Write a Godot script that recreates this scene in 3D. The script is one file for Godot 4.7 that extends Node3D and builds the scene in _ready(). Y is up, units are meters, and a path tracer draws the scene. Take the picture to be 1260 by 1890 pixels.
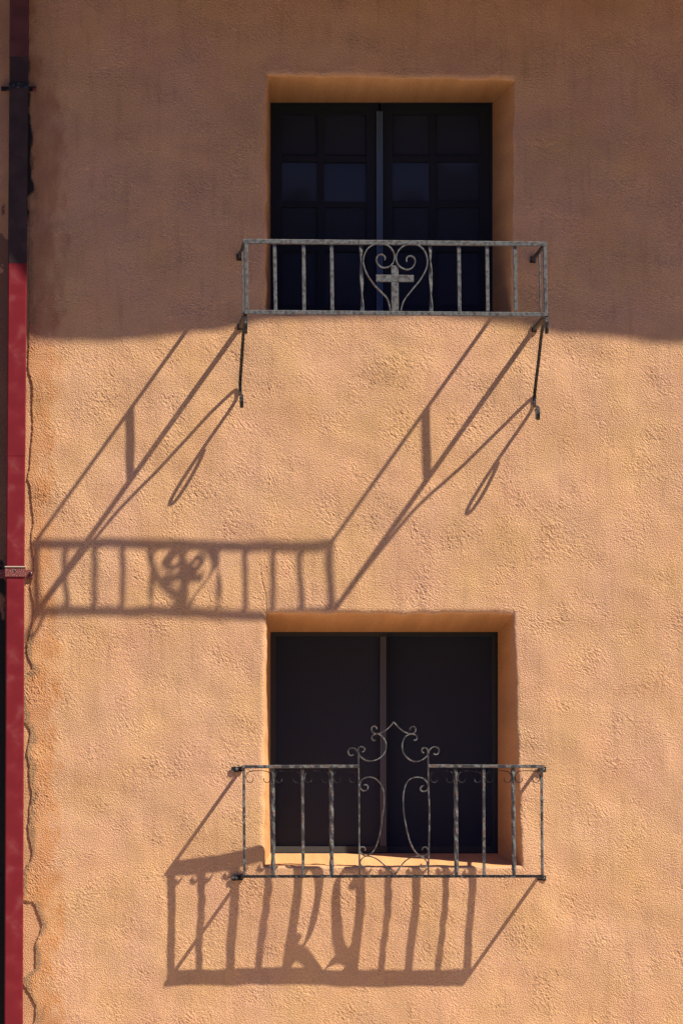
extends Node3D
# A stucco facade with two windows and two wrought iron railings, seen through a long lens from across the street.

const PX := 0.0022                  # metres per photograph pixel at the wall
const FOCAL := 12250.0              # focal length in photograph pixels
const YAW := 0.0504                 # tangents of the camera's turn to the wall's normal
const PITCH := 0.0629
const EYE := 1.6
const SUN := Vector3(1.33, 1.875, 1.0)   # towards the sun, read from the railing shadows

var cam_pos: Vector3
var fwd: Vector3
var right: Vector3
var upv: Vector3
var M := {}
var taken := {}

# ------------------------------------------------------------------ helpers
func setup_view() -> void:
	var psi := atan(YAW)
	var th := atan(PITCH)
	fwd = Vector3(sin(psi) * cos(th), sin(th), -cos(psi) * cos(th))
	right = Vector3(cos(psi), 0, sin(psi))
	upv = right.cross(fwd)
	var dist := FOCAL * PX
	var centre := Vector3(0, EYE + dist * sin(th), 0)
	cam_pos = centre - fwd * dist

# the point of the plane z = const that the photograph shows at (px, py)
func P(px: float, py: float, z: float = 0.0) -> Vector3:
	var d := fwd * FOCAL + right * (px - 630.0) - upv * (py - 945.0)
	return cam_pos + d * ((z - cam_pos.z) / d.z)

func numbered(n: String) -> String:
	if not taken.has(n):
		taken[n] = 0
		return n
	taken[n] += 1
	return "%s_%03d" % [n, taken[n]]

func thing(called: String, label: String, category: String, at: Vector3, group := "") -> Node3D:
	var o := Node3D.new()
	o.name = numbered(called)
	add_child(o)
	o.position = at
	o.set_meta("label", label)
	o.set_meta("category", category)
	if group != "":
		o.set_meta("group", group)
	return o

func part(called: String, mesh: Mesh, m: Material, parent: Node3D, label := "") -> MeshInstance3D:
	var o := MeshInstance3D.new()
	o.name = called
	o.mesh = mesh
	o.material_override = m
	parent.add_child(o, true)
	var g := Vector3.ZERO
	var n: Node = parent
	while n != self and n is Node3D:
		g += (n as Node3D).position
		n = n.get_parent()
	o.position = -g              # meshes are written in world metres
	if label != "":
		o.set_meta("label", label)
	return o

func box_st(st: SurfaceTool, a: Vector3, b: Vector3) -> void:
	var lo := Vector3(min(a.x, b.x), min(a.y, b.y), min(a.z, b.z))
	var hi := Vector3(max(a.x, b.x), max(a.y, b.y), max(a.z, b.z))
	var bm := BoxMesh.new()
	bm.size = hi - lo
	st.append_from(bm, 0, Transform3D(Basis(), (lo + hi) * 0.5))

func box(a: Vector3, b: Vector3) -> ArrayMesh:
	var st := SurfaceTool.new()
	st.begin(Mesh.PRIMITIVE_TRIANGLES)
	box_st(st, a, b)
	return st.commit()

# a bar of chamfered section swept along a path; binormal stays fixed, `hn` is the half size across the path
# and `hb` along the binormal; `twist` turns the section by that many radians over the length
func sweep(path: PackedVector3Array, bin: Vector3, hn: float, hb: float, twist := 0.0, cham := 0.22, wob := 0.0, sd := 1) -> ArrayMesh:
	var v := PackedVector3Array()
	var nn := PackedVector3Array()
	var ix := PackedInt32Array()
	var c: float = cham * min(hn, hb)
	var sec := [Vector2(hn, hb - c), Vector2(hn - c, hb), Vector2(-hn + c, hb), Vector2(-hn, hb - c), Vector2(-hn, -hb + c), Vector2(-hn + c, -hb), Vector2(hn - c, -hb), Vector2(hn, -hb + c)]
	var cnt := path.size()
	var rings := []
	var fx := []
	var rng := RandomNumberGenerator.new()
	rng.seed = sd
	for i in cnt:
		var t: Vector3 = (path[min(i + 1, cnt - 1)] - path[max(i - 1, 0)]).normalized()
		var s: Vector3 = t.cross(bin).normalized()
		var b: Vector3 = s.cross(t).normalized()
		if b.dot(bin) < 0.0:
			b = -b
		var ang := twist * float(i) / float(cnt - 1)
		var s2 := s * cos(ang) + b * sin(ang)
		var b2 := b * cos(ang) - s * sin(ang)
		var k := 1.0 + rng.randf_range(-wob, wob)
		var ring := PackedVector3Array()
		for q in sec:
			ring.append(path[i] + s2 * (q.x * k) + b2 * (q.y * k))
		rings.append(ring)
		fx.append([s2, b2, t])
	for e in 8:
		var q0: Vector2 = sec[e]
		var q1: Vector2 = sec[(e + 1) % 8]
		var en := Vector2(q1.y - q0.y, -(q1.x - q0.x)).normalized()
		if en.dot(q0 + q1) < 0.0:
			en = -en
		var base := v.size()
		for i in cnt:
			var nrm: Vector3 = fx[i][0] * en.x + fx[i][1] * en.y
			v.append(rings[i][e]); nn.append(nrm)
			v.append(rings[i][(e + 1) % 8]); nn.append(nrm)
		for i in cnt - 1:
			var a := base + i * 2
			quad(ix, v, nn, a, a + 1, a + 3, a + 2)
	for end in [0, cnt - 1]:
		var nrm2: Vector3 = fx[end][2] * (-1.0 if end == 0 else 1.0)
		var base2 := v.size()
		for e in 8:
			v.append(rings[end][e]); nn.append(nrm2)
		for e in range(1, 7):
			tri(ix, v, nn, base2, base2 + e, base2 + e + 1)
	return mesh_of(v, nn, ix)

func tri(ix: PackedInt32Array, v: PackedVector3Array, nn: PackedVector3Array, a: int, b: int, c: int) -> void:
	# front faces run clockwise: flip by the wanted normal
	if (v[b] - v[a]).cross(v[c] - v[a]).dot(nn[a]) > 0.0:
		ix.append(a); ix.append(c); ix.append(b)
	else:
		ix.append(a); ix.append(b); ix.append(c)

func quad(ix: PackedInt32Array, v: PackedVector3Array, nn: PackedVector3Array, a: int, b: int, c: int, d: int) -> void:
	tri(ix, v, nn, a, b, c)
	tri(ix, v, nn, a, c, d)

func mesh_of(v: PackedVector3Array, nn: PackedVector3Array, ix: PackedInt32Array, col := PackedColorArray()) -> ArrayMesh:
	var arr := []
	arr.resize(Mesh.ARRAY_MAX)
	arr[Mesh.ARRAY_VERTEX] = v
	arr[Mesh.ARRAY_NORMAL] = nn
	arr[Mesh.ARRAY_INDEX] = ix
	if col.size() > 0:
		arr[Mesh.ARRAY_COLOR] = col
	var m := ArrayMesh.new()
	m.add_surface_from_arrays(Mesh.PRIMITIVE_TRIANGLES, arr)
	return m

# smooth curve through photograph points on the plane z
func curve(pts: Array, z: float, sub := 5) -> PackedVector3Array:
	var out := PackedVector3Array()
	var n := pts.size()
	for i in n - 1:
		var p0: Vector2 = pts[max(i - 1, 0)]
		var p1: Vector2 = pts[i]
		var p2: Vector2 = pts[i + 1]
		var p3: Vector2 = pts[min(i + 2, n - 1)]
		for k in sub:
			var q := p1.cubic_interpolate(p2, p0, p3, float(k) / sub)
			out.append(P(q.x, q.y, z))
	out.append(P(pts[n - 1].x, pts[n - 1].y, z))
	return out

func line(a: Vector3, b: Vector3, n := 1) -> PackedVector3Array:
	var out := PackedVector3Array()
	for i in n + 1:
		out.append(a.lerp(b, float(i) / n))
	return out

func ball(at: Vector3, r: float, flat := 1.0) -> ArrayMesh:
	var s := SphereMesh.new()
	s.radius = r
	s.height = 2 * r
	s.radial_segments = 12
	s.rings = 6
	var st := SurfaceTool.new()
	st.begin(Mesh.PRIMITIVE_TRIANGLES)
	st.append_from(s, 0, Transform3D(Basis().scaled(Vector3(1, 1, flat)), at))
	return st.commit()

func noise(sd: int, freq: float, oct := 1, kind := FastNoiseLite.TYPE_SIMPLEX_SMOOTH) -> FastNoiseLite:
	var n := FastNoiseLite.new()
	n.seed = sd
	n.noise_type = kind
	n.frequency = freq
	n.fractal_type = FastNoiseLite.FRACTAL_FBM if oct > 1 else FastNoiseLite.FRACTAL_NONE
	n.fractal_octaves = oct
	return n

# a tiling texture: noise run through a ramp of [position, linear colour]
func ramp_tex(sd: int, freq: float, oct: int, stops: Array, size := 512) -> ImageTexture:
	var src := noise(sd, freq, oct).get_seamless_image(size, size)
	var img := Image.create(size, size, false, Image.FORMAT_RGB8)
	for y in size:
		for x in size:
			var t := src.get_pixel(x, y).r
			var c: Color = stops[stops.size() - 1][1]
			for k in stops.size():
				if t < stops[k][0]:
					if k == 0:
						c = stops[0][1]
					else:
						var a: Color = stops[k - 1][1]
						c = a.lerp(stops[k][1], (t - stops[k - 1][0]) / (stops[k][0] - stops[k - 1][0]))
					break
			img.set_pixel(x, y, c.linear_to_srgb())
	return ImageTexture.create_from_image(img)

func lin(r: float, g: float, b: float) -> Color:
	return Color(r, g, b).linear_to_srgb()

func mat(c: Color, rough := 0.8, metal := 0.0, spec := 0.5) -> StandardMaterial3D:
	var m := StandardMaterial3D.new()
	m.albedo_color = c
	m.roughness = rough
	m.metallic = metal
	m.metallic_specular = spec
	return m

func tri_mat(tex: Texture2D, scale: float, rough: float, metal := 0.0, spec := 0.5) -> StandardMaterial3D:
	var m := mat(Color.WHITE, rough, metal, spec)
	m.albedo_texture = tex
	m.uv1_triplanar = true
	m.uv1_world_triplanar = true
	m.uv1_scale = Vector3.ONE * scale
	return m

# ------------------------------------------------------------------ materials
func make_materials() -> void:
	M.stucco = mat(Color.WHITE, 0.95, 0.0, 0.2)
	M.stucco.vertex_color_use_as_albedo = true
	var hm := noise(21, 0.30, 2).get_seamless_image(1024, 1024)      # sand grain of the stucco, about 8 mm
	hm.convert(Image.FORMAT_RGBA8)
	hm.bump_map_to_normal_map(3.2)
	M.stucco.normal_enabled = true
	M.stucco.normal_texture = ImageTexture.create_from_image(hm)
	M.stucco.normal_scale = 1.0
	M.stucco.uv1_triplanar = true
	M.stucco.uv1_world_triplanar = true
	M.stucco.uv1_scale = Vector3.ONE * 0.63
	var patina := ramp_tex(11, 0.022, 5, [[0.22, Color(0.04, 0.034, 0.034)], [0.40, Color(0.066, 0.065, 0.066)], [0.55, Color(0.076, 0.085, 0.09)], [0.72, Color(0.105, 0.118, 0.122)], [0.84, Color(0.085, 0.048, 0.038)]])
	M.iron = tri_mat(patina, 3.7, 0.5, 0.0, 0.4)
	var patina2 := ramp_tex(12, 0.02, 4, [[0.36, Color(0.022, 0.02, 0.022)], [0.50, Color(0.05, 0.05, 0.052)], [0.60, Color(0.12, 0.145, 0.145)], [0.72, Color(0.075, 0.045, 0.036)]])
	M.iron_dark = tri_mat(patina2, 2.3, 0.5, 0.0, 0.5)
	var blk := ramp_tex(13, 0.03, 4, [[0.4, Color(0.010, 0.010, 0.012)], [0.62, Color(0.020, 0.020, 0.022)], [0.78, Color(0.10, 0.10, 0.098)]])
	M.iron_black = tri_mat(blk, 2.7, 0.5, 0.0, 0.3)
	var red := ramp_tex(14, 0.012, 5, [[0.3, Color(0.125, 0.010, 0.015)], [0.55, Color(0.137, 0.011, 0.017)], [0.72, Color(0.148, 0.015, 0.021)], [0.95, Color(0.17, 0.035, 0.038)]])
	M.red = tri_mat(red, 1.3, 0.55, 0.0, 0.25)
	M.sleeve = tri_mat(ramp_tex(20, 0.012, 5, [[0.3, Color(0.075, 0.026, 0.026)], [0.7, Color(0.095, 0.034, 0.032)]]), 1.3, 0.7, 0.0, 0.25)
	var tar := ramp_tex(15, 0.012, 5, [[0.3, Color(0.032, 0.022, 0.023)], [0.7, Color(0.046, 0.031, 0.031)]])
	M.tar = tri_mat(tar, 1.3, 0.8, 0.0, 0.2)
	var old := ramp_tex(16, 0.05, 4, [[0.4, Color(0.125, 0.022, 0.026)], [0.62, Color(0.15, 0.045, 0.042)], [0.8, Color(0.28, 0.2, 0.15)]])
	M.strap = tri_mat(old, 6.0, 0.5, 0.0, 0.4)
	M.frame = mat(lin(0.042, 0.042, 0.043), 0.5, 0.0, 0.3)
	M.frame_dark = mat(lin(0.022, 0.025, 0.033), 0.6, 0.0, 0.2)
	M.alu = mat(lin(0.12, 0.12, 0.145), 0.4, 0.0, 0.5)
	M.skylit_stile = mat(lin(0.11, 0.17, 0.25), 0.4)  # grey aluminium with blue skylight mixed into its colour
	M.muntin = mat(lin(0.022, 0.025, 0.033), 0.6, 0.0, 0.2)
	var g := mat(Color(0.235, 0.255, 0.31, 0.65), 0.10, 0.0, 0.3)
	g.transparency = BaseMaterial3D.TRANSPARENCY_ALPHA
	M.glass = g
	M.room = mat(lin(0.10, 0.085, 0.09), 0.9)
	M.asphalt = tri_mat(ramp_tex(19, 0.05, 5, [[0.3, Color(0.05, 0.048, 0.046)], [0.7, Color(0.085, 0.08, 0.075)]]), 0.5, 0.9)
	M.ground = tri_mat(ramp_tex(17, 0.02, 5, [[0.3, Color(0.47, 0.37, 0.29)], [0.7, Color(0.59, 0.47, 0.36)]]), 0.4, 0.9)
	M.opposite = tri_mat(ramp_tex(18, 0.01, 5, [[0.3, Color(0.10, 0.085, 0.075)], [0.7, Color(0.14, 0.115, 0.10)]]), 0.3, 0.9)

# ------------------------------------------------------------------ the wall
const REVEAL_BOUNCE := Vector3(0.53, 0.295, 0.138)     # plaster inside the window openings, bounced light mixed into its one colour
const DEPTH := 223.0      # how deep the windows sit, in pixels of the wall
# [left top, left bottom, right top, right bottom, top left, top right, bottom], then inner left, right, top, bottom
const UPPER := {"l0": 491.0, "l1": 490.0, "r0": 946.0, "r1": 942.0, "t0": 140.0, "t1": 149.0, "b": 578.0, "il": 506.0, "ir": 923.4, "it": 161.0, "ib": 560.0}
const LOWER := {"l0": 490.0, "l1": 487.0, "r0": 947.0, "r1": 960.0, "t0": 1133.0, "t1": 1135.0, "b": 1598.0, "il": 506.0, "ir": 934.0, "it": 1156.0, "ib": 1573.0}
const EDGE := [[-2000, 50], [60, 53], [95, 54], [212, 55], [300, 56], [352, 55], [420, 54], [490, 53], [560, 54], [635, 54], [659, 53], [677, 51.6], [699, 57], [712, 61], [736, 60], [754, 59], [775, 61], [802, 60], [828, 57], [863, 55.5], [884, 51], [897, 56], [926, 58], [950, 61], [966, 63], [984, 58], [1008, 58], [1029, 63], [1050, 63], [1082, 56], [1119, 63], [1140, 62], [1172, 55], [1188, 50], [1207, 50], [1222, 57], [1236, 60], [1246, 48], [1252, 40], [1330, 40], [1336, 48], [1347, 56], [1371, 54], [1384, 51], [1389, 49], [1408, 54], [1438, 54], [1467, 59], [1490, 55], [1520, 54], [1525, 51], [1546, 54], [1573, 60], [1588, 57], [1604, 46], [1610, 38], [1662, 38], [1666, 62], [1684, 70], [1707, 78], [1723, 74], [1744, 65], [1768, 66], [1788, 65], [1803, 46], [1808, 42], [1816, 42], [1837, 57], [1856, 66], [1879, 65], [1900, 60], [2500, 55]]

func table(t: Array, v: float) -> float:
	if v <= t[0][0]:
		return t[0][1]
	for i in range(1, t.size()):
		if v < t[i][0]:
			var a = t[i - 1]
			var b = t[i]
			return lerp(float(a[1]), float(b[1]), (v - a[0]) / (b[0] - a[0]))
	return t[t.size() - 1][1]

func steps(spans: Array) -> PackedFloat32Array:
	var out := PackedFloat32Array()
	for s in spans:
		var n := int(ceil((s[1] - s[0]) / s[2]))
		for i in n:
			out.append(s[0] + (s[1] - s[0]) * i / n)
	out.append(spans[spans.size() - 1][1])
	return out

# depth of one side of an opening, `a` pixels inside its edge
func side(a: float, s: float, r: float) -> float:
	if a <= -r:
		return 0.0
	if a < 0.0:
		var k := a + r
		return -0.75 * (r - sqrt(max(r * r - k * k, 0.0)))
	return -0.75 * r - (DEPTH - 0.75 * r) * min(a / s, 1.02)

func opening(o: Dictionary, x: float, y: float, wx: float, wy: float) -> float:
	if x < o.l1 - 24.0 or x > o.r1 + 34.0 or y < o.t0 - 24.0 or y > o.b + 24.0:
		return 0.0
	var fy: float = clamp((y - o.t0) / (o.b - o.t0), 0.0, 1.0)
	var fx: float = clamp((x - o.l0) / (o.r0 - o.l0), 0.0, 1.0)
	var l: float = lerp(o.l0, o.l1, fy) + wx
	var r: float = lerp(o.r0, o.r1, fy) + wx
	var t: float = lerp(o.t0, o.t1, fx) + wy
	var b: float = o.b + wy * 0.6
	var zl := side(x - l, max(o.il - l, 4.0), 11.0)
	var zr := side(r - x, max(r - o.ir, 4.0), 6.0)
	var zt := side(y - t, max(o.it - t, 4.0), 12.0)
	var zb := side(b - y, max(b - o.ib, 4.0), 8.0)
	var m: float = max(max(zl, zr), max(zt, zb))
	return m

# the wall swells out beside the lower window (pixels)
func swell(x: float, y: float) -> float:
	var belly := 11.0 * exp(-pow((x - 470.0) / 110.0, 2.0) - pow((y - 1580.0) / 150.0, 2.0))
	return belly + 11.0 * smoothstep(430.0, 560.0, x) * (1.0 - smoothstep(900.0, 1060.0, x)) * smoothstep(1480.0, 1590.0, y) * (1.0 - smoothstep(1590.0, 1830.0, y))

func build_wall(parent: Node3D) -> void:
	var t0 := Time.get_ticks_msec()
	var xs := steps([[-1150, -130, 30], [-130, 38, 3.0], [38, 84, 0.95], [84, 482, 1.85], [482, 510, 0.85], [510, 912, 1.85], [912, 966, 0.95], [966, 1300, 1.85], [1300, 2300, 30]])
	var ys := steps([[-300, -30, 12], [-30, 124, 1.85], [124, 164, 0.9], [164, 555, 1.85], [555, 582, 0.9], [582, 1116, 1.85], [1116, 1160, 0.95], [1160, 1568, 1.85], [1568, 1604, 0.8], [1604, 1925, 1.85], [1925, 2441, 12]])
	var nx := xs.size()
	var ny := ys.size()
	var big := noise(1, 1.0 / 240.0, 3)
	var mid := noise(2, 1.0 / 70.0, 2)
	var grain := noise(3, 1.0 / 3.2, 1)
	var grain2 := noise(31, 1.0 / 11.0, 1)
	var rub := noise(4, 1.0 / 95.0, 3)
	var wav := noise(5, 1.0 / 60.0, 2)
	var tint := noise(6, 1.0 / 160.0, 4)
	var fine := noise(7, 1.0 / 3.2, 1)
	var fine2 := noise(8, 1.0 / 4.1, 1)
	var streak := noise(9, 1.0 / 30.0, 3)
	var v := PackedVector3Array(); v.resize(nx * ny)
	var col := PackedColorArray(); col.resize(nx * ny)
	var nn := PackedVector3Array(); nn.resize(nx * ny)
	var dz := PackedFloat32Array(); dz.resize(nx * ny)
	var stain_r := [[-500, 60], [90, 70], [110, 85], [140, 105], [180, 125], [450, 124], [640, 118], [900, 105], [1300, 115], [1900, 120], [2500, 100]]
	var black_r := [[80, -5], [100, 52], [138, 56], [212, 60], [254, 60], [317, 63], [352, 63], [364, 55], [400, 54], [480, 52], [500, -5]]
	for j in ny:
		var y := ys[j]
		var edge := table(EDGE, y)
		var sr := table(stain_r, y)
		var br := table(black_r, y)
		var a := P(0, y)
		var b := P(1260, y)
		for i in nx:
			var x := xs[i]
			var k := j * nx + i
			var p := a.lerp(b, x / 1260.0)
			var g := grain.get_noise_2d(x, y)
			var g2 := grain2.get_noise_2d(x, y)
			var rb := rub.get_noise_2d(x, y)
			var wx := wav.get_noise_2d(x * 0.3, y) * 3.0
			var wy := wav.get_noise_2d(x + 900.0, y * 0.3) * 3.0
			var op: float = min(opening(UPPER, x, y, wx, wy), opening(LOWER, x, y, wx, wy))
			var inside: bool = op < -4.0
			var e := edge + fine2.get_noise_2d(y * 0.35, 5.0) * 0.9
			var peeled: float = clamp((e - x) / 1.6, 0.0, 1.0)
			var rough_amt: float = clamp(0.72 + rb * 1.2, 0.2, 1.4)
			if inside:
				rough_amt *= 0.45
			rough_amt *= 1.0 - 0.75 * peeled
			var h: float = (g * 0.8 + g2 * (0.14 + 0.3 * clamp(rb, 0.0, 1.0))) * rough_amt      # pixels
			h += (big.get_noise_2d(x, y) * 4.5 + mid.get_noise_2d(x, y) * 0.4) * clamp(1.0 + op / 120.0, 0.0, 1.0)
			h -= peeled * 2.7
			h += swell(x, y) * clamp(1.0 + op / 60.0, 0.0, 1.0)
			if not inside and g2 > 0.80 and rb > 0.12:
				h -= (g2 - 0.80) * 8.0                     # pits
			if y > 1040.0 and y < 1134.0 and absf(x - 484.0) < 12.0:
				var ck := absf(x - table([[1040, 478], [1070, 481.5], [1095, 488], [1134, 490.5]], y) - g * 1.2)
				if ck < 1.6:
					h -= 1.6 - ck
			h += op
			dz[k] = h * PX
			p.z = h * PX
			v[k] = p
			# --- pigment, dirt, damp, and dark patches around the pipe
			var c := Vector3(0.47, 0.284, 0.164)
			var tn := tint.get_noise_2d(x, y)
			c *= 1.0 + 0.08 * tn + 0.06 * rb + 0.06 * g
			c.z *= 1.0 - 0.14 * tint.get_noise_2d(x + 500.0, y * 0.7)
			c.y *= 1.0 + 0.04 * tint.get_noise_2d(x, y + 777.0)
			var f1 := fine.get_noise_2d(x, y)
			c *= 1.0 + 0.17 * f1
			c.z *= 1.0 + 0.25 * fine2.get_noise_2d(x, y)
			var sk := streak.get_noise_2d(x * 1.5, y * 0.18)
			if sk > 0.15:
				c *= 1.0 - 0.2 * (sk - 0.15)
			# rusty damp beside the pipe, with a ragged outline
			var sn := streak.get_noise_2d(x, y * 0.5)
			var dx: float = x - sr - sn * 28.0
			if dx < 0.0:
				var q: float = clamp(-dx / 26.0, 0.0, 1.0) * (0.75 + 0.5 * sn)
				c = c.lerp(Vector3(0.41, 0.19, 0.075) if y > 640.0 else Vector3(0.30, 0.135, 0.075), 0.7 * clamp(q, 0.0, 1.0))
			# grey growth along the broken edge
			var gr: float = x - edge - 12.0 - sn * 16.0
			if x < 90.0 and gr < 0.0 and peeled < 0.5 and y > 330.0:
				var low: float = 1.0 if y > 1170.0 else (0.7 if y < 600.0 else 0.15)
				c = c.lerp(Vector3(0.17, 0.13, 0.09), low * clamp(-gr / 6.0, 0.0, 1.0) * clamp(0.62 + f1 * 1.6 + g * 0.8, 0.0, 1.0))
			if peeled > 0.5:
				c = Vector3(0.45, 0.25, 0.14) * (1.0 + 0.12 * tn + 0.08 * sn)
			# ragged black patch behind the upper pipe, nowhere near the windows
			if y > 60.0 and y < 520.0 and x < 90.0:
				var bx: float = x - br - sn * 6.0 - f1 * 1.5
				if bx < 0.0 and x > 30.0:
					c = c.lerp(Vector3(0.035, 0.028, 0.028), clamp(-bx / 4.0, 0.0, 1.0))
			if x < 40.0 and y > 440.0 + sn * 170.0:  # darker brown strip behind and left of the pipe
				c = c.lerp(Vector3(0.16, 0.085, 0.06), 0.9 * clamp((x + 55.0 + sn * 40.0) / 12.0, 0.0, 1.0))
			if x < 40.0 and y > 1000.0:  # the strip turns near-black lower down
				var low_black: float = clamp((y - 1060.0 + sn * 160.0) / 30.0, 0.0, 1.0)
				c = c.lerp(Vector3(0.022, 0.02, 0.02), low_black * clamp((34.0 - x) / 10.0, 0.0, 1.0) * clamp((x + 45.0 + sn * 40.0) / 12.0, 0.0, 1.0))
			# smooth plaster in the reveals; orange bounce light is put into its even colour
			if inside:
				c = REVEAL_BOUNCE * (1.0 + 0.14 * tn + 0.12 * sn + 0.08 * f1)
			col[k] = Color(c.x, c.y, c.z)
	for j in ny:
		for i in nx:
			var i0: int = max(i - 1, 0)
			var i1: int = min(i + 1, nx - 1)
			var j0: int = max(j - 1, 0)
			var j1: int = min(j + 1, ny - 1)
			nn[j * nx + i] = (v[j * nx + i1] - v[j * nx + i0]).cross(v[j0 * nx + i] - v[j1 * nx + i]).normalized()
	var ix := PackedInt32Array()
	ix.resize((nx - 1) * (ny - 1) * 6)
	var w := 0
	var hole := -(DEPTH + 1.0) * PX
	for j in ny - 1:
		for i in nx - 1:
			var a := j * nx + i
			if dz[a] < hole and dz[a + 1] < hole and dz[a + nx] < hole and dz[a + nx + 1] < hole:
				continue
			ix[w] = a; ix[w + 1] = a + 1; ix[w + 2] = a + nx + 1
			ix[w + 3] = a; ix[w + 4] = a + nx + 1; ix[w + 5] = a + nx
			w += 6
	ix.resize(w)
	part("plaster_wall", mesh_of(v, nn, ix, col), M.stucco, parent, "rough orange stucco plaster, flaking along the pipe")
	print("wall ", nx, " x ", ny, " tris ", w / 3, " ms ", Time.get_ticks_msec() - t0)

# ------------------------------------------------------------------ the eave above the picture (geometry only; the sun casts its shadow).
# Its outline as it falls on the wall along the sun's rays, from which its real front edge is worked out
const EAVE_OUTLINE := [[-400, 480], [-60, 520], [-20, 566], [10, 604], [60, 630], [110, 634], [200, 631], [301, 624], [378, 612], [428, 604], [480, 596], [560, 588], [660, 584], [780, 583], [880, 587], [950, 596], [1019, 613], [1121, 627], [1260, 636], [1500, 640], [2400, 640]]
func build_eave(parent: Node3D) -> void:
	var reach := 384.0
	var st := SurfaceTool.new()
	st.begin(Mesh.PRIMITIVE_TRIANGLES)
	var prof := []
	var xpx := -700.0
	while xpx <= 2300.0:
		var ys := table(EAVE_OUTLINE, xpx)
		# carried up along the sun's rays to the real edge of the eave, 0.84 m out from the wall
		var w := P(xpx, ys, 0.0)
		var e := w + SUN * (reach * PX)
		prof.append(e)
		xpx += 12.0
	var v := PackedVector3Array()
	var nn := PackedVector3Array()
	var ix := PackedInt32Array()
	var col := PackedColorArray()
	# section from the wall out to the edge and back on top
	for e in prof:
		var sec := [Vector3(e.x, e.y + 0.03, 0.01), Vector3(e.x, e.y + 0.02, e.z - 0.12), Vector3(e.x, e.y, e.z - 0.02), Vector3(e.x, e.y, e.z), Vector3(e.x, e.y + 0.03, e.z + 0.008), Vector3(e.x, e.y + 0.08, e.z - 0.02), Vector3(e.x, e.y + 0.22, e.z - 0.30), Vector3(e.x, e.y + 0.40, -0.1)]
		for q in sec:
			v.append(q); col.append(Color(0.42, 0.215, 0.09)); nn.append(Vector3.UP)
	for i in prof.size() - 1:
		for k in 7:
			var a := i * 8 + k
			ix.append(a); ix.append(a + 8); ix.append(a + 9)
			ix.append(a); ix.append(a + 9); ix.append(a + 1)
	var arr := []
	arr.resize(Mesh.ARRAY_MAX)
	arr[Mesh.ARRAY_VERTEX] = v
	arr[Mesh.ARRAY_INDEX] = ix
	arr[Mesh.ARRAY_COLOR] = col
	var am := ArrayMesh.new()
	am.add_surface_from_arrays(Mesh.PRIMITIVE_TRIANGLES, arr)
	st.create_from(am, 0)
	st.generate_normals()
	part("eave", st.commit(), M.stucco, parent)

# ------------------------------------------------------------------ windows
func rect(x0: float, y0: float, x1: float, y1: float, zf: float, zb: float) -> ArrayMesh:
	return box(P(x0, y0, zf), Vector3(P(x1, y1, zf).x, P(x1, y1, zf).y, zb))

func pane(x0: float, y0: float, x1: float, y1: float, z: float, tilt: float, bulge: float) -> ArrayMesh:
	# old glass: a thin sheet, slightly bowed and leaning by `tilt`
	var v := PackedVector3Array()
	var nn := PackedVector3Array()
	var ix := PackedInt32Array()
	var n := 10
	for j in n + 1:
		for i in n + 1:
			var p := P(lerp(x0, x1, float(i) / n), lerp(y0, y1, float(j) / n), z)
			var u := float(i) / n * 2.0 - 1.0
			var w := float(j) / n * 2.0 - 1.0
			p.z += bulge * (1.0 - u * u) * (1.0 - w * w) + tilt * w * 0.5 * abs(y1 - y0) * PX
			v.append(p); nn.append(Vector3.BACK)
	for j in n:
		for i in n:
			var a := j * (n + 1) + i
			quad(ix, v, nn, a, a + 1, a + n + 2, a + n + 1)
	var am := mesh_of(v, nn, ix)
	var st := SurfaceTool.new()
	st.create_from(am, 0)
	st.generate_normals()
	return st.commit()

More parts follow.
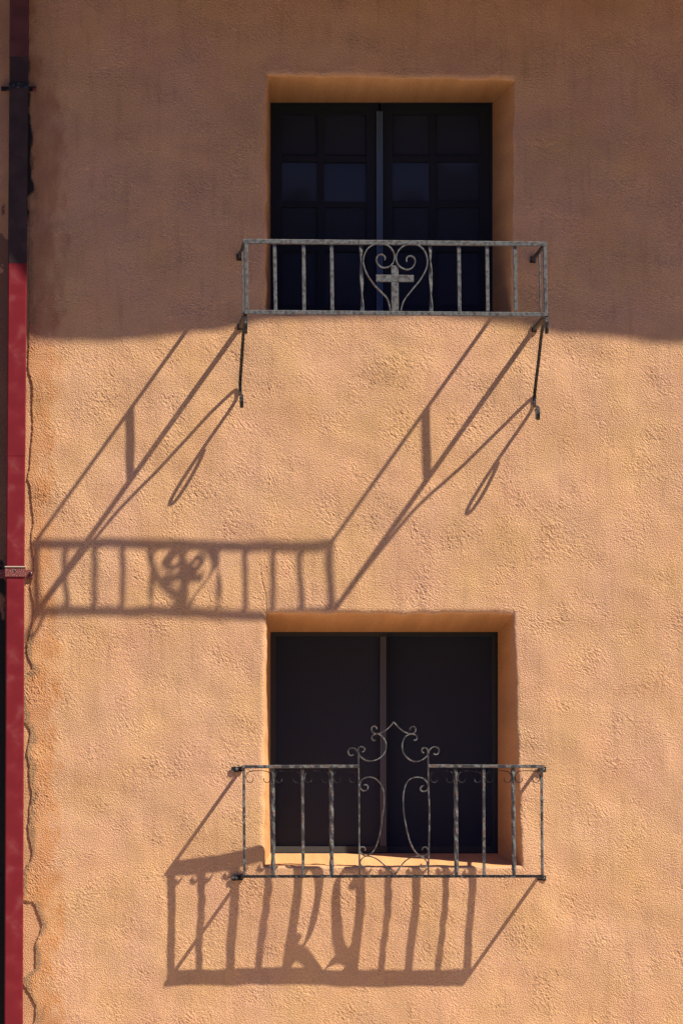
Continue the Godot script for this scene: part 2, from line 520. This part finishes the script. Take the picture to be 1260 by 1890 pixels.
func build_windows(b: Node3D) -> void:
	var z0 := -DEPTH * PX
	# lower: a sliding window, left leaf in front
	var zf := z0 - 0.004
	var fr := SurfaceTool.new()
	fr.begin(Mesh.PRIMITIVE_TRIANGLES)
	var ring := func(st: SurfaceTool, x0: float, y0: float, x1: float, y1: float, t: float, tb: float, f: float, bk: float) -> void:
		var A := P(x0, y0, f); var B := P(x1, y1, f)
		var w := t * PX; var wb := tb * PX
		box_st(st, Vector3(A.x, A.y, f), Vector3(A.x + w, B.y, bk))
		box_st(st, Vector3(B.x - w, A.y, f), Vector3(B.x, B.y, bk))
		box_st(st, Vector3(A.x + w, A.y, f), Vector3(B.x - w, A.y - w, bk))
		box_st(st, Vector3(A.x + w, B.y + wb, f), Vector3(B.x - w, B.y, bk))
	ring.call(fr, 489, 1156, 927, 1582, 11.0, 9.0, zf, zf - 0.09)
	var win := part("window", fr.commit(), M.frame_dark, b, "dark sliding window in a deep plastered opening")
	for s in [[499.0, 714.0, zf - 0.004, 0.035], [700.0, 918.0, zf - 0.048, 0.035]]:
		var st := SurfaceTool.new()
		st.begin(Mesh.PRIMITIVE_TRIANGLES)
		ring.call(st, s[0], 1164.0, s[1], 1575.0, 10.0, 13.0, s[2], s[2] - s[3])
		var sash := part("sash", st.commit(), M.frame, win)
		part("pane", pane(s[0] + 9.0, 1172.0, s[1] - 9.0, 1563.0, s[2] - 0.02, 0.0, 0.0), M.glass, win)
	var ridges := SurfaceTool.new()
	ridges.begin(Mesh.PRIMITIVE_TRIANGLES)
	for x in [703.0, 706.6, 710.2]:
		ridges.append_from(rect(x - 1.1, 1175, x + 1.1, 1561, zf + 0.004, zf - 0.003), 0, Transform3D())
	part("meeting_stile", ridges.commit(), M.alu, win)
	# upper: two hinged leaves with glazing bars
	fr = SurfaceTool.new()
	fr.begin(Mesh.PRIMITIVE_TRIANGLES)
	ring.call(fr, 488, 178, 917, 592, 12.0, 12.0, zf, zf - 0.09)
	win = part("window", fr.commit(), M.frame_dark, b, "dark paned window in the shaded opening")
	var rows := [200.0, 293.0, 377.0, 459.0, 572.0]
	var leaf := 0
	for s in [[499.0, 698.0, 592.0], [702.0, 906.0, 798.0]]:
		var st := SurfaceTool.new()
		st.begin(Mesh.PRIMITIVE_TRIANGLES)
		ring.call(st, s[0], 189.0, s[1], 585.0, 22.0, 22.0, zf - 0.012, zf - 0.05)
		part("sash", st.commit(), M.frame_dark, win)
		part("glazing_bar", rect(s[2] - 6, 211, s[2] + 6, 563, zf - 0.018, zf - 0.045), M.muntin, win)
		for r in [1, 2, 3]:
			part("glazing_bar", rect(s[0] + 22, rows[r] - 6, s[1] - 22, rows[r] + 6, zf - 0.0195, zf - 0.0435), M.muntin, win)
		for r in 4:
			for c in 2:
				var x0: float = s[0] + 20 if c == 0 else s[2] + 4
				var x1: float = s[2] - 4 if c == 0 else s[1] - 20
				var tl: float = [[0.0, 0.015, 0.02, 0.0], [0.06, 0.11, 0.065, 0.03], [0.0, 0.01, 0.01, 0.0], [0.02, 0.035, 0.01, 0.02]][r][leaf * 2 + c]
				part("pane", pane(x0, rows[r] + 4, x1, rows[r + 1] - 4, zf - 0.03, tl, 0.0015), M.glass, win)
		leaf += 1
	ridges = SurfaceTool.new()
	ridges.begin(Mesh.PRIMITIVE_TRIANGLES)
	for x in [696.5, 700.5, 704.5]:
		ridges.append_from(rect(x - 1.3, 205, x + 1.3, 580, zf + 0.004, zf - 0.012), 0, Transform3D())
	part("meeting_stile", ridges.commit(), M.skylit_stile, win)

# ------------------------------------------------------------------ upper railing
func build_upper_railing() -> void:
	var L := 287.0 * PX
	var at := P(730, 605, 0)
	var t := thing("balcony_railing", "deep grey iron balcony railing with a heart and cross under the upper window", "railing", at)
	var zc := L - 4.0 * PX
	var u := PX
	part("top_rail", sweep(line(P(449, 445.5, zc), P(1008.5, 450.5, zc), 60), Vector3.BACK, 4.3 * u, 4.0 * u, 0.0, 0.25, 0.03, 3), M.iron, t)
	part("bottom_rail", sweep(line(P(451, 576.0, zc), P(1010.5, 580.6, zc), 60), Vector3.BACK, 3.8 * u, 4.0 * u, 0.0, 0.25, 0.03, 4), M.iron, t)
	for c in [[454.0, 449.0, 455.5, 573.0], [1004.5, 454.0, 1006.5, 577.5]]:
		part("corner_post", sweep(line(P(c[0], c[1], zc), P(c[2], c[3], zc), 20), Vector3.BACK, 3.3 * u, 3.6 * u, 0.0, 0.25, 0.04, 5), M.iron, t)
	for c in [[506.5, 508.5], [560.0, 561.0], [611.5, 613.0], [846.0, 847.5], [898.0, 899.5], [949.5, 951.0]]:
		part("baluster", sweep(line(P(c[0], 449.0, zc - 1.5 * u), P(c[1], 574.0, zc - 1.5 * u), 24), Vector3.BACK, 3.2 * u, 2.2 * u, 0.0, 0.25, 0.05, int(c[0])), M.iron, t)
	for c in [[665.5, 668.5], [793.0, 795.5]]:
		part("baluster", sweep(line(P(c[0], 450.0, zc - 1.0 * u), P(c[1], 574.5, zc - 1.0 * u), 64), Vector3.BACK, 3.2 * u, 1.1 * u, 6.2, 0.2), M.iron, t, "thin twisted iron bar beside the heart")
	var heart_l := [[720, 574], [715, 553], [704, 540], [691, 527], [678, 508], [672, 494], [670, 479], [676, 462], [688, 452], [703, 449.5], [718, 455], [727, 469], [726, 483], [718, 492], [706, 494], [697, 488], [694, 479], [698, 471.5], [705, 470], [710, 475], [709.5, 480]]
	var heart_r := [[739, 574], [745, 555], [759.6, 535.5], [774, 518], [784, 501], [788, 487], [787, 474], [782, 462], [772, 453], [759, 450], [743, 455], [732.5, 467], [731, 481], [737, 492], [750, 497.6], [760.5, 494], [765.5, 484], [763, 475.5], [755.6, 472.5], [750, 476.5], [750, 483]]
	for h in [heart_l, heart_r]:
		part("heart_scroll", sweep(curve(vec(h), zc), Vector3.BACK, 1.2 * u, 4.0 * u, 0.0, 0.2), M.iron, t)
	var cr := part("cross", sweep(line(P(728, 490, zc), P(728.5, 574.5, zc), 10), Vector3.BACK, 6.6 * u, 2.0 * u, 0.0, 0.3, 0.02, 8), M.iron, t, "flat grey iron cross standing in the heart")
	part("cross_arm", sweep(line(P(693.8, 513.5, zc + 0.5 * u), P(763, 514.3, zc + 0.5 * u), 10), Vector3.BACK, 6.4 * u, 2.2 * u, 0.0, 0.3, 0.02, 9), M.iron, cr)
	for s in 2:
		var tc := P([451.5, 1005.0][s], [446.0, 450.5][s], zc)
		var bc := P([453.5, 1008.0][s], [577.0, 581.0][s], zc)
		var sg: float = [-1.0, 1.0][s]
		part("side_rail", sweep(line(tc, Vector3(tc.x, tc.y, -0.02), 10), Vector3.UP, 2.4 * u, 3.2 * u, 0.0, 0.25), M.iron_black, t)
		part("side_rail", sweep(line(bc, Vector3(bc.x, bc.y, -0.02), 10), Vector3.UP, 3.4 * u, 4.2 * u, 0.0, 0.25), M.iron_black, t)
		var zm := 151.0 * PX
		part("side_bar", sweep(line(Vector3(tc.x, tc.y, zm), Vector3(bc.x, bc.y, zm), 8), Vector3.BACK, 1.3 * u, 5.5 * u, 0.0, 0.2), M.iron, t)
		# brace with a rolled front end and a hook at the wall foot: (share of the depth, wall pixel row)
		var drop: float = [-22.0, 0.0][s]
		var prof := [[0.955, 627], [0.965, 634], [0.985, 640], [1.008, 637], [1.016, 626], [1.005, 615], [0.97, 611], [0.88, 611.5], [0.75, 617], [0.61, 628 + drop * 0.1], [0.5, 645 + drop * 0.25], [0.33, 676 + drop * 0.6], [0.15, 705 + drop * 0.9], [0.03, 726 + drop], [0.012, 736 + drop], [0.012, 748 + drop], [0.05, 752 + drop], [0.14, 753 + drop], [0.25, 757 + drop], [0.32, 764 + drop], [0.335, 773 + drop], [0.30, 780 + drop], [0.24, 777 + drop], [0.19, 767 + drop], [0.17, 758 + drop]]
		var path := PackedVector3Array()
		var pts := vec(prof)
		for i in pts.size() - 1:
			for k in 5:
				var q: Vector2 = pts[i].cubic_interpolate(pts[i + 1], pts[max(i - 1, 0)], pts[min(i + 2, pts.size() - 1)], k / 5.0)
				path.append(Vector3(bc.x, P(443.0 if s == 0 else 985.0, q.y).y, q.x * L))
		part("brace", sweep(path, Vector3.RIGHT, 1.5 * u, 2.9 * u, 0.0, 0.25), M.iron_black, t, "curved black strap brace with rolled ends")
		for c in [tc, bc]:
			part("wall_plate", sweep(line(Vector3(c.x, c.y + 6.0 * u, 0.004), Vector3(c.x, c.y - 6.0 * u, 0.004), 2), Vector3.BACK, 5.0 * u, 2.5 * u), M.iron_black, t)

func vec(a: Array) -> Array:
	var out := []
	for q in a:
		out.append(Vector2(q[0], q[1]))
	return out

# ------------------------------------------------------------------ lower railing
func zoomed(a: Array) -> Array:
	var out := []
	for q in a:
		out.append(Vector2(620.0 + q[0] / 5.557, 1300.0 + q[1] / 5.557))
	return out

func build_lower_railing() -> void:
	var L := 104.0 * PX
	var t := thing("window_railing", "shallow dark iron railing with scrolled spire in front of the lower sunlit window", "railing", P(725, 1618, 0))
	var zc := L - 5.0 * PX
	var u := PX
	part("top_rail", sweep(line(P(447.5, 1415.3, zc), P(661.5, 1414.3, zc), 30), Vector3.BACK, 2.9 * u, 6.8 * u, 0.0, 0.2, 0.03, 3), M.iron_dark, t)
	part("top_rail", sweep(line(P(789.5, 1413.8, zc), P(1002.0, 1414.6, zc), 30), Vector3.BACK, 2.9 * u, 6.8 * u, 0.0, 0.2, 0.03, 5), M.iron_dark, t)
	part("bottom_rail", sweep(line(P(447.5, 1617.6, zc), P(1003.0, 1617.2, zc), 60), Vector3.BACK, 2.6 * u, 6.8 * u, 0.0, 0.2, 0.03, 6), M.iron_black, t)
	for c in [[450.0, 451.0], [998.5, 1000.0]]:
		part("corner_post", sweep(line(P(c[0], 1418.0, zc), P(c[1], 1615.5, zc), 20), Vector3.BACK, 2.3 * u, 4.2 * u, 0.0, 0.2, 0.05, 3), M.iron_dark, t)
	for c in [[503.0, 504.0], [611.0, 612.0], [840.0, 842.0], [946.0, 948.0]]:
		part("baluster", sweep(line(P(c[0], 1418.0, zc), P(c[1], 1615.5, zc), 90), Vector3.BACK, 3.1 * u, 3.1 * u, 9.4, 0.1), M.iron_dark, t, "twisted square iron bar")
	for c in [[558.0, 559.5], [892.0, 892.5]]:
		part("baluster", sweep(line(P(c[0], 1418.0, zc), P(c[1], 1615.5, zc), 24), Vector3.BACK, 2.5 * u, 4.2 * u, 0.0, 0.2, 0.05, 7), M.iron_dark, t)
	# thin uprights of the middle piece
	part("upright", sweep(curve(zoomed([[228, 492], [231, 640], [236, 1000], [237, 1400], [240, 1750]]), zc), Vector3.BACK, 1.15 * u, 6.0 * u), M.iron_dark, t)
	part("upright", sweep(curve(zoomed([[940, 503], [942, 640], [945, 860], [955, 1080], [951, 1400], [944, 1750]]), zc), Vector3.BACK, 1.15 * u, 6.0 * u), M.iron_dark, t)
	var scrolls := [
		[[590, 182], [550, 230], [500, 272], [450, 297], [410, 303], [380, 290], [362, 262], [368, 235], [392, 225], [412, 238], [417, 262]],
		[[592, 184], [640, 238], [690, 278], [740, 300], [775, 303], [805, 288], [815, 258], [803, 232], [778, 230], [757, 245], [757, 264]],
		[[405, 368], [385, 372], [366, 352], [370, 325], [395, 308], [425, 306], [465, 325], [500, 370], [512, 425], [500, 490], [460, 540], [405, 572], [340, 582], [285, 565], [245, 530], [222, 490], [195, 458], [160, 447], [130, 465], [123, 495], [140, 522], [165, 525], [178, 513]],
		[[228, 500], [224, 475], [232, 448], [258, 435], [285, 445], [293, 465], [280, 485], [262, 487]],
		[[795, 365], [815, 368], [828, 348], [820, 322], [795, 308], [755, 308], [715, 328], [685, 375], [677, 430], [690, 500], [730, 550], [775, 580], [820, 588], [870, 575], [915, 545], [940, 510], [955, 470], [985, 442], [1020, 437], [1048, 455], [1053, 485], [1035, 512], [1010, 514], [1001, 500]],
		[[940, 508], [938, 470], [920, 450], [895, 446], [878, 465], [882, 488], [899, 499]],
		[[283, 830], [310, 824], [326, 845], [318, 875], [290, 888], [258, 875], [242, 840], [250, 795], [285, 760], [340, 747], [400, 762], [450, 810], [480, 870], [492, 960], [485, 1060], [470, 1180], [450, 1320], [420, 1430], [385, 1500], [345, 1540], [305, 1555], [270, 1540], [245, 1510], [243, 1480], [260, 1463], [285, 1465], [299, 1480], [295, 1502]],
		[[290, 1665], [262, 1655], [245, 1625], [258, 1590], [290, 1564], [322, 1557], [370, 1565], [430, 1595], [490, 1645], [545, 1700], [580, 1748]],
		[[900, 832], [875, 842], [862, 865], [875, 888], [905, 893], [932, 880], [942, 850], [930, 800], [890, 760], [820, 747], [755, 770], [712, 830], [690, 920], [688, 1040], [700, 1160], [725, 1290], [755, 1400], [795, 1490], [850, 1550], [890, 1557], [930, 1540], [946, 1505], [935, 1475], [910, 1463], [886, 1475], [880, 1497]],
		[[600, 1748], [650, 1680], [700, 1615], [760, 1575], [820, 1558], [870, 1564], [915, 1595], [934, 1635], [910, 1670], [880, 1672], [867, 1650], [874, 1636]]]
	for s in scrolls:
		part("scroll", sweep(curve(zoomed(s), zc), Vector3.BACK, 1.0 * u, 5.6 * u, 0.0, 0.2), M.iron_dark, t)
	# small C scrolls hung under the top rail, one in each bay
	for b in [[450.5, 503.5], [503.5, 558.5], [558.5, 611.5], [611.5, 662.0], [790.0, 841.0], [841.0, 892.0], [892.0, 946.5], [946.5, 999.0]]:
		var a: float = b[0] + 3.2
		var e: float = b[1] - 3.2
		var c := [Vector2(a + 13.5, 1436), Vector2(a + 13.0, 1441), Vector2(a + 8.5, 1444.5), Vector2(a + 3.0, 1442), Vector2(a + 0.2, 1435), Vector2(a + 3.2, 1427), Vector2(a + 12, 1423), Vector2(e - 12, 1423), Vector2(e - 3.2, 1427), Vector2(e - 0.2, 1435), Vector2(e - 3.0, 1442), Vector2(e - 8.5, 1444.5), Vector2(e - 13.0, 1441), Vector2(e - 13.5, 1436)]
		part("small_scroll", sweep(curve(c, zc), Vector3.BACK, 0.65 * u, 2.2 * u, 0.0, 0.2), M.iron_black, t)
	for s in 2:
		var sg: float = [-1.0, 1.0][s]
		for y in [1415.5, 1617.6]:
			var c := P([449.5, 1000.5][s], y, zc)
			var zs := swell([436.0, 1008.0][s], y) * PX
			part("side_rail", sweep(line(c, Vector3(c.x, c.y, zs + 0.005), 6), Vector3.UP, 2.0 * u, 3.4 * u, 0.0, 0.25), M.iron_black, t)
			var tab := part("wall_tab", sweep(line(Vector3(c.x - sg * 2.0 * u, c.y - 1.5 * u, zs + 0.006), Vector3(c.x + sg * [19.0, 14.0][s] * u, c.y - 2.5 * u, zs + 0.008), 4), Vector3.BACK, 4.8 * u, 1.4 * u, 0.0, 0.25, 0.06, 2), M.iron_black, t)
			part("bolt", ball(Vector3(c.x + sg * [10.0, 9.0][s] * u, c.y - 2.0 * u, zs + 0.011), 3.2 * u, 0.8), M.iron, tab)

# ------------------------------------------------------------------ rain pipe
func build_pipe() -> void:
	var zf := 24.0 * PX
	var t := thing("rain_pipe", "square red downpipe strapped to the wall with a blackened upper length", "pipe", Vector3(P(22, 2438, zf).x, 0.0, zf))
	var u := PX
	var hd := 14.0 * u
	var at := func(y: float) -> Vector3: return P(table([[-400, 39.0], [0, 36.5], [500, 32.6], [1055, 28.7], [1890, 25.6], [2440, 22.0]], y), y, zf)
	var seg := func(y0: float, y1: float) -> PackedVector3Array:
		var o := PackedVector3Array()
		for i in 13:
			o.append(at.call(lerp(y0, y1, i / 12.0)))
		return o
	part("pipe_section", sweep(seg.call(-330.0, 106.0), Vector3.BACK, 17.9 * u, hd + 1.0 * u, 0.0, 0.16), M.sleeve, t, "brown weathered sleeve at the top of the pipe")
	part("pipe_section", sweep(seg.call(98.0, 487.0), Vector3.BACK, 17.4 * u, hd, 0.0, 0.16), M.tar, t, "blackened upper length of the pipe")
	part("pipe_section", sweep(seg.call(487.4, 842.0), Vector3.BACK, 17.3 * u, hd + 0.2 * u, 0.0, 0.16), M.red, t)
	part("pipe_section", sweep(seg.call(838.0, 2436.0), Vector3.BACK, 17.0 * u, hd - 0.3 * u, 0.0, 0.16), M.red, t)
	part("collar", sweep(seg.call(74.0, 79.0), Vector3.BACK, 18.3 * u, hd + 1.6 * u, 0.0, 0.16), M.sleeve, t)
	for s in [[1056.0, M.strap], [160.0, M.iron_black]]:
		var c: Vector3 = at.call(s[0])
		var zw := 0.003
		var st := SurfaceTool.new()
		st.begin(Mesh.PRIMITIVE_TRIANGLES)
		var hw := 18.6 * u
		var hh: float = (9.0 if s[0] > 1000.0 else 5.0) * u
		var fz := zf + hd + 1.8 * u
		box_st(st, Vector3(c.x - hw, c.y + hh, fz), Vector3(c.x + hw, c.y - hh, fz - 1.6 * u))
		box_st(st, Vector3(c.x - hw, c.y + hh, fz - 1.6 * u), Vector3(c.x - hw + 1.3 * u, c.y - hh, zw))
		box_st(st, Vector3(c.x + hw - 1.3 * u, c.y + hh, fz - 1.6 * u), Vector3(c.x + hw, c.y - hh, zw))
		box_st(st, Vector3(c.x + hw, c.y + hh * 0.6, zw + 3.0 * u), Vector3(c.x + hw + 14.0 * u, c.y - hh * 1.1, zw - 1.0 * u))
		box_st(st, Vector3(c.x - hw, c.y + hh * 0.6, zw + 3.0 * u), Vector3(c.x - hw - 14.0 * u, c.y - hh * 1.1, zw - 1.0 * u))
		var sp := part("strap", st.commit(), s[1], t)
		if s[0] > 1000.0:
			box_flange(sp, Vector3(c.x, c.y + hh, fz), hw, u)
			part("screw", ball(Vector3(c.x - 1.0 * u, c.y + 2.0 * u, fz), 2.4 * u, 0.5), M.iron, sp)
		part("bolt", ball(Vector3(c.x + hw + 10.0 * u, c.y - 2.0 * u, zw + 5.0 * u), 4.2 * u, 1.0), M.bolt if s[0] > 1000.0 else M.strap, sp)

func box_flange(sp: Node3D, at: Vector3, hw: float, u: float) -> void:
	part("flange", box(Vector3(at.x - hw - 0.5 * u, at.y + 1.2 * u, at.z + 1.6 * u), Vector3(at.x + hw + 0.5 * u, at.y - 0.6 * u, at.z - 4.0 * u)), M.bare, sp)

# ------------------------------------------------------------------ all
func _ready() -> void:
	setup_view()
	var cam := Camera3D.new()
	cam.name = "camera"
	add_child(cam)
	cam.look_at_from_position(cam_pos, cam_pos + fwd, Vector3.UP)
	cam.fov = rad_to_deg(2.0 * atan(945.0 / FOCAL))
	cam.near = 0.5
	cam.far = 600.0
	cam.current = true
	var env := Environment.new()
	env.background_mode = Environment.BG_SKY
	var sky := Sky.new()
	var sm := ProceduralSkyMaterial.new()
	sm.sky_top_color = Color(0.28, 0.40, 0.72)
	sm.sky_horizon_color = Color(0.66, 0.70, 0.76)
	sm.sky_curve = 0.12
	sm.ground_bottom_color = Color(0.3, 0.26, 0.22)
	sm.ground_horizon_color = Color(0.5, 0.48, 0.46)
	sm.energy_multiplier = 0.65
	sky.sky_material = sm
	env.sky = sky
	env.tonemap_mode = Environment.TONE_MAPPER_LINEAR
	env.tonemap_exposure = 2.05
	env.sdfgi_enabled = true
	env.ssao_enabled = true
	env.ssil_enabled = true
	var we := WorldEnvironment.new()
	we.name = "world_environment"
	we.environment = env
	add_child(we)
	var sun := DirectionalLight3D.new()
	sun.name = "sun"
	sun.light_energy = 1.5
	sun.light_color = Color(1.0, 0.95, 0.86)
	sun.light_angular_distance = 0.62
	sun.shadow_enabled = true
	add_child(sun)
	sun.look_at_from_position(SUN * 20.0, Vector3.ZERO, Vector3.UP)

	make_materials()
	M.bare = mat(lin(0.42, 0.36, 0.28), 0.5, 0.0, 0.5)
	M.bolt = mat(lin(0.035, 0.008, 0.012), 0.3, 0.0, 0.6)

	var g := MeshInstance3D.new()
	g.name = "ground"
	var pm := PlaneMesh.new()
	pm.size = Vector2(800, 800)
	g.mesh = pm
	g.material_override = M.asphalt
	g.set_meta("kind", "structure")
	add_child(g)

	var pav := MeshInstance3D.new()
	pav.name = "pavement"
	pav.mesh = sweep(PackedVector3Array([Vector3(-60, -0.08, 2.5), Vector3(60, -0.08, 2.5)]), Vector3.BACK, 0.22, 3.2, 0.0, 0.1)
	pav.material_override = M.ground
	pav.set_meta("kind", "structure")
	add_child(pav)

	var b := thing("stucco_building", "orange stucco house wall with two deep set dark windows", "building", Vector3(0, 0, 0))
	build_wall(b)
	build_eave(b)
	build_windows(b)
	var x0 := P(-1150, 945).x + 0.02
	var x1 := P(2300, 945).x - 0.02
	var top := 6.35
	part("side_wall", box(Vector3(x0 + 0.04, 0, -0.02), Vector3(x0 + 0.3, top, -5)), M.room, b)
	part("side_wall", box(Vector3(x1 - 0.3, 0, -0.02), Vector3(x1 - 0.04, top, -5)), M.room, b)
	part("rear_wall", box(Vector3(x0 + 0.3, 0, -4.7), Vector3(x1 - 0.3, top, -5)), M.room, b)
	part("roof", box(Vector3(x0 - 0.1, top, -0.02), Vector3(x1 + 0.1, top + 0.2, -5.1)), M.room, b)

	build_upper_railing()
	build_lower_railing()
	build_pipe()
	build_opposite()

# the house across the street, behind the camera, which the dark panes mirror
func build_opposite() -> void:
	var o := thing("opposite_house", "long shaded house front across the street, mirrored in the dark panes", "building", Vector3(8, 0, 45))
	part("house_wall", box(Vector3(-30, 0, 42), Vector3(46, 13.0, 52)), M.opposite, o)
	for row in 3:
		for k in 9:
			var wx := -25.0 + k * 8.0
			var wy := 1.2 + row * 4.0
			var f := part("house_window", box(Vector3(wx - 0.75, wy, 41.9), Vector3(wx + 0.75, wy + 1.9, 42.2)), M.muntin, o)
			part("window_pane", box(Vector3(wx - 0.65, wy + 0.1, 41.88), Vector3(wx + 0.65, wy + 1.8, 41.95)), M.frame_dark, f)
	part("house_roof", box(Vector3(-31, 13.0, 41), Vector3(47, 13.4, 53)), M.opposite, o)
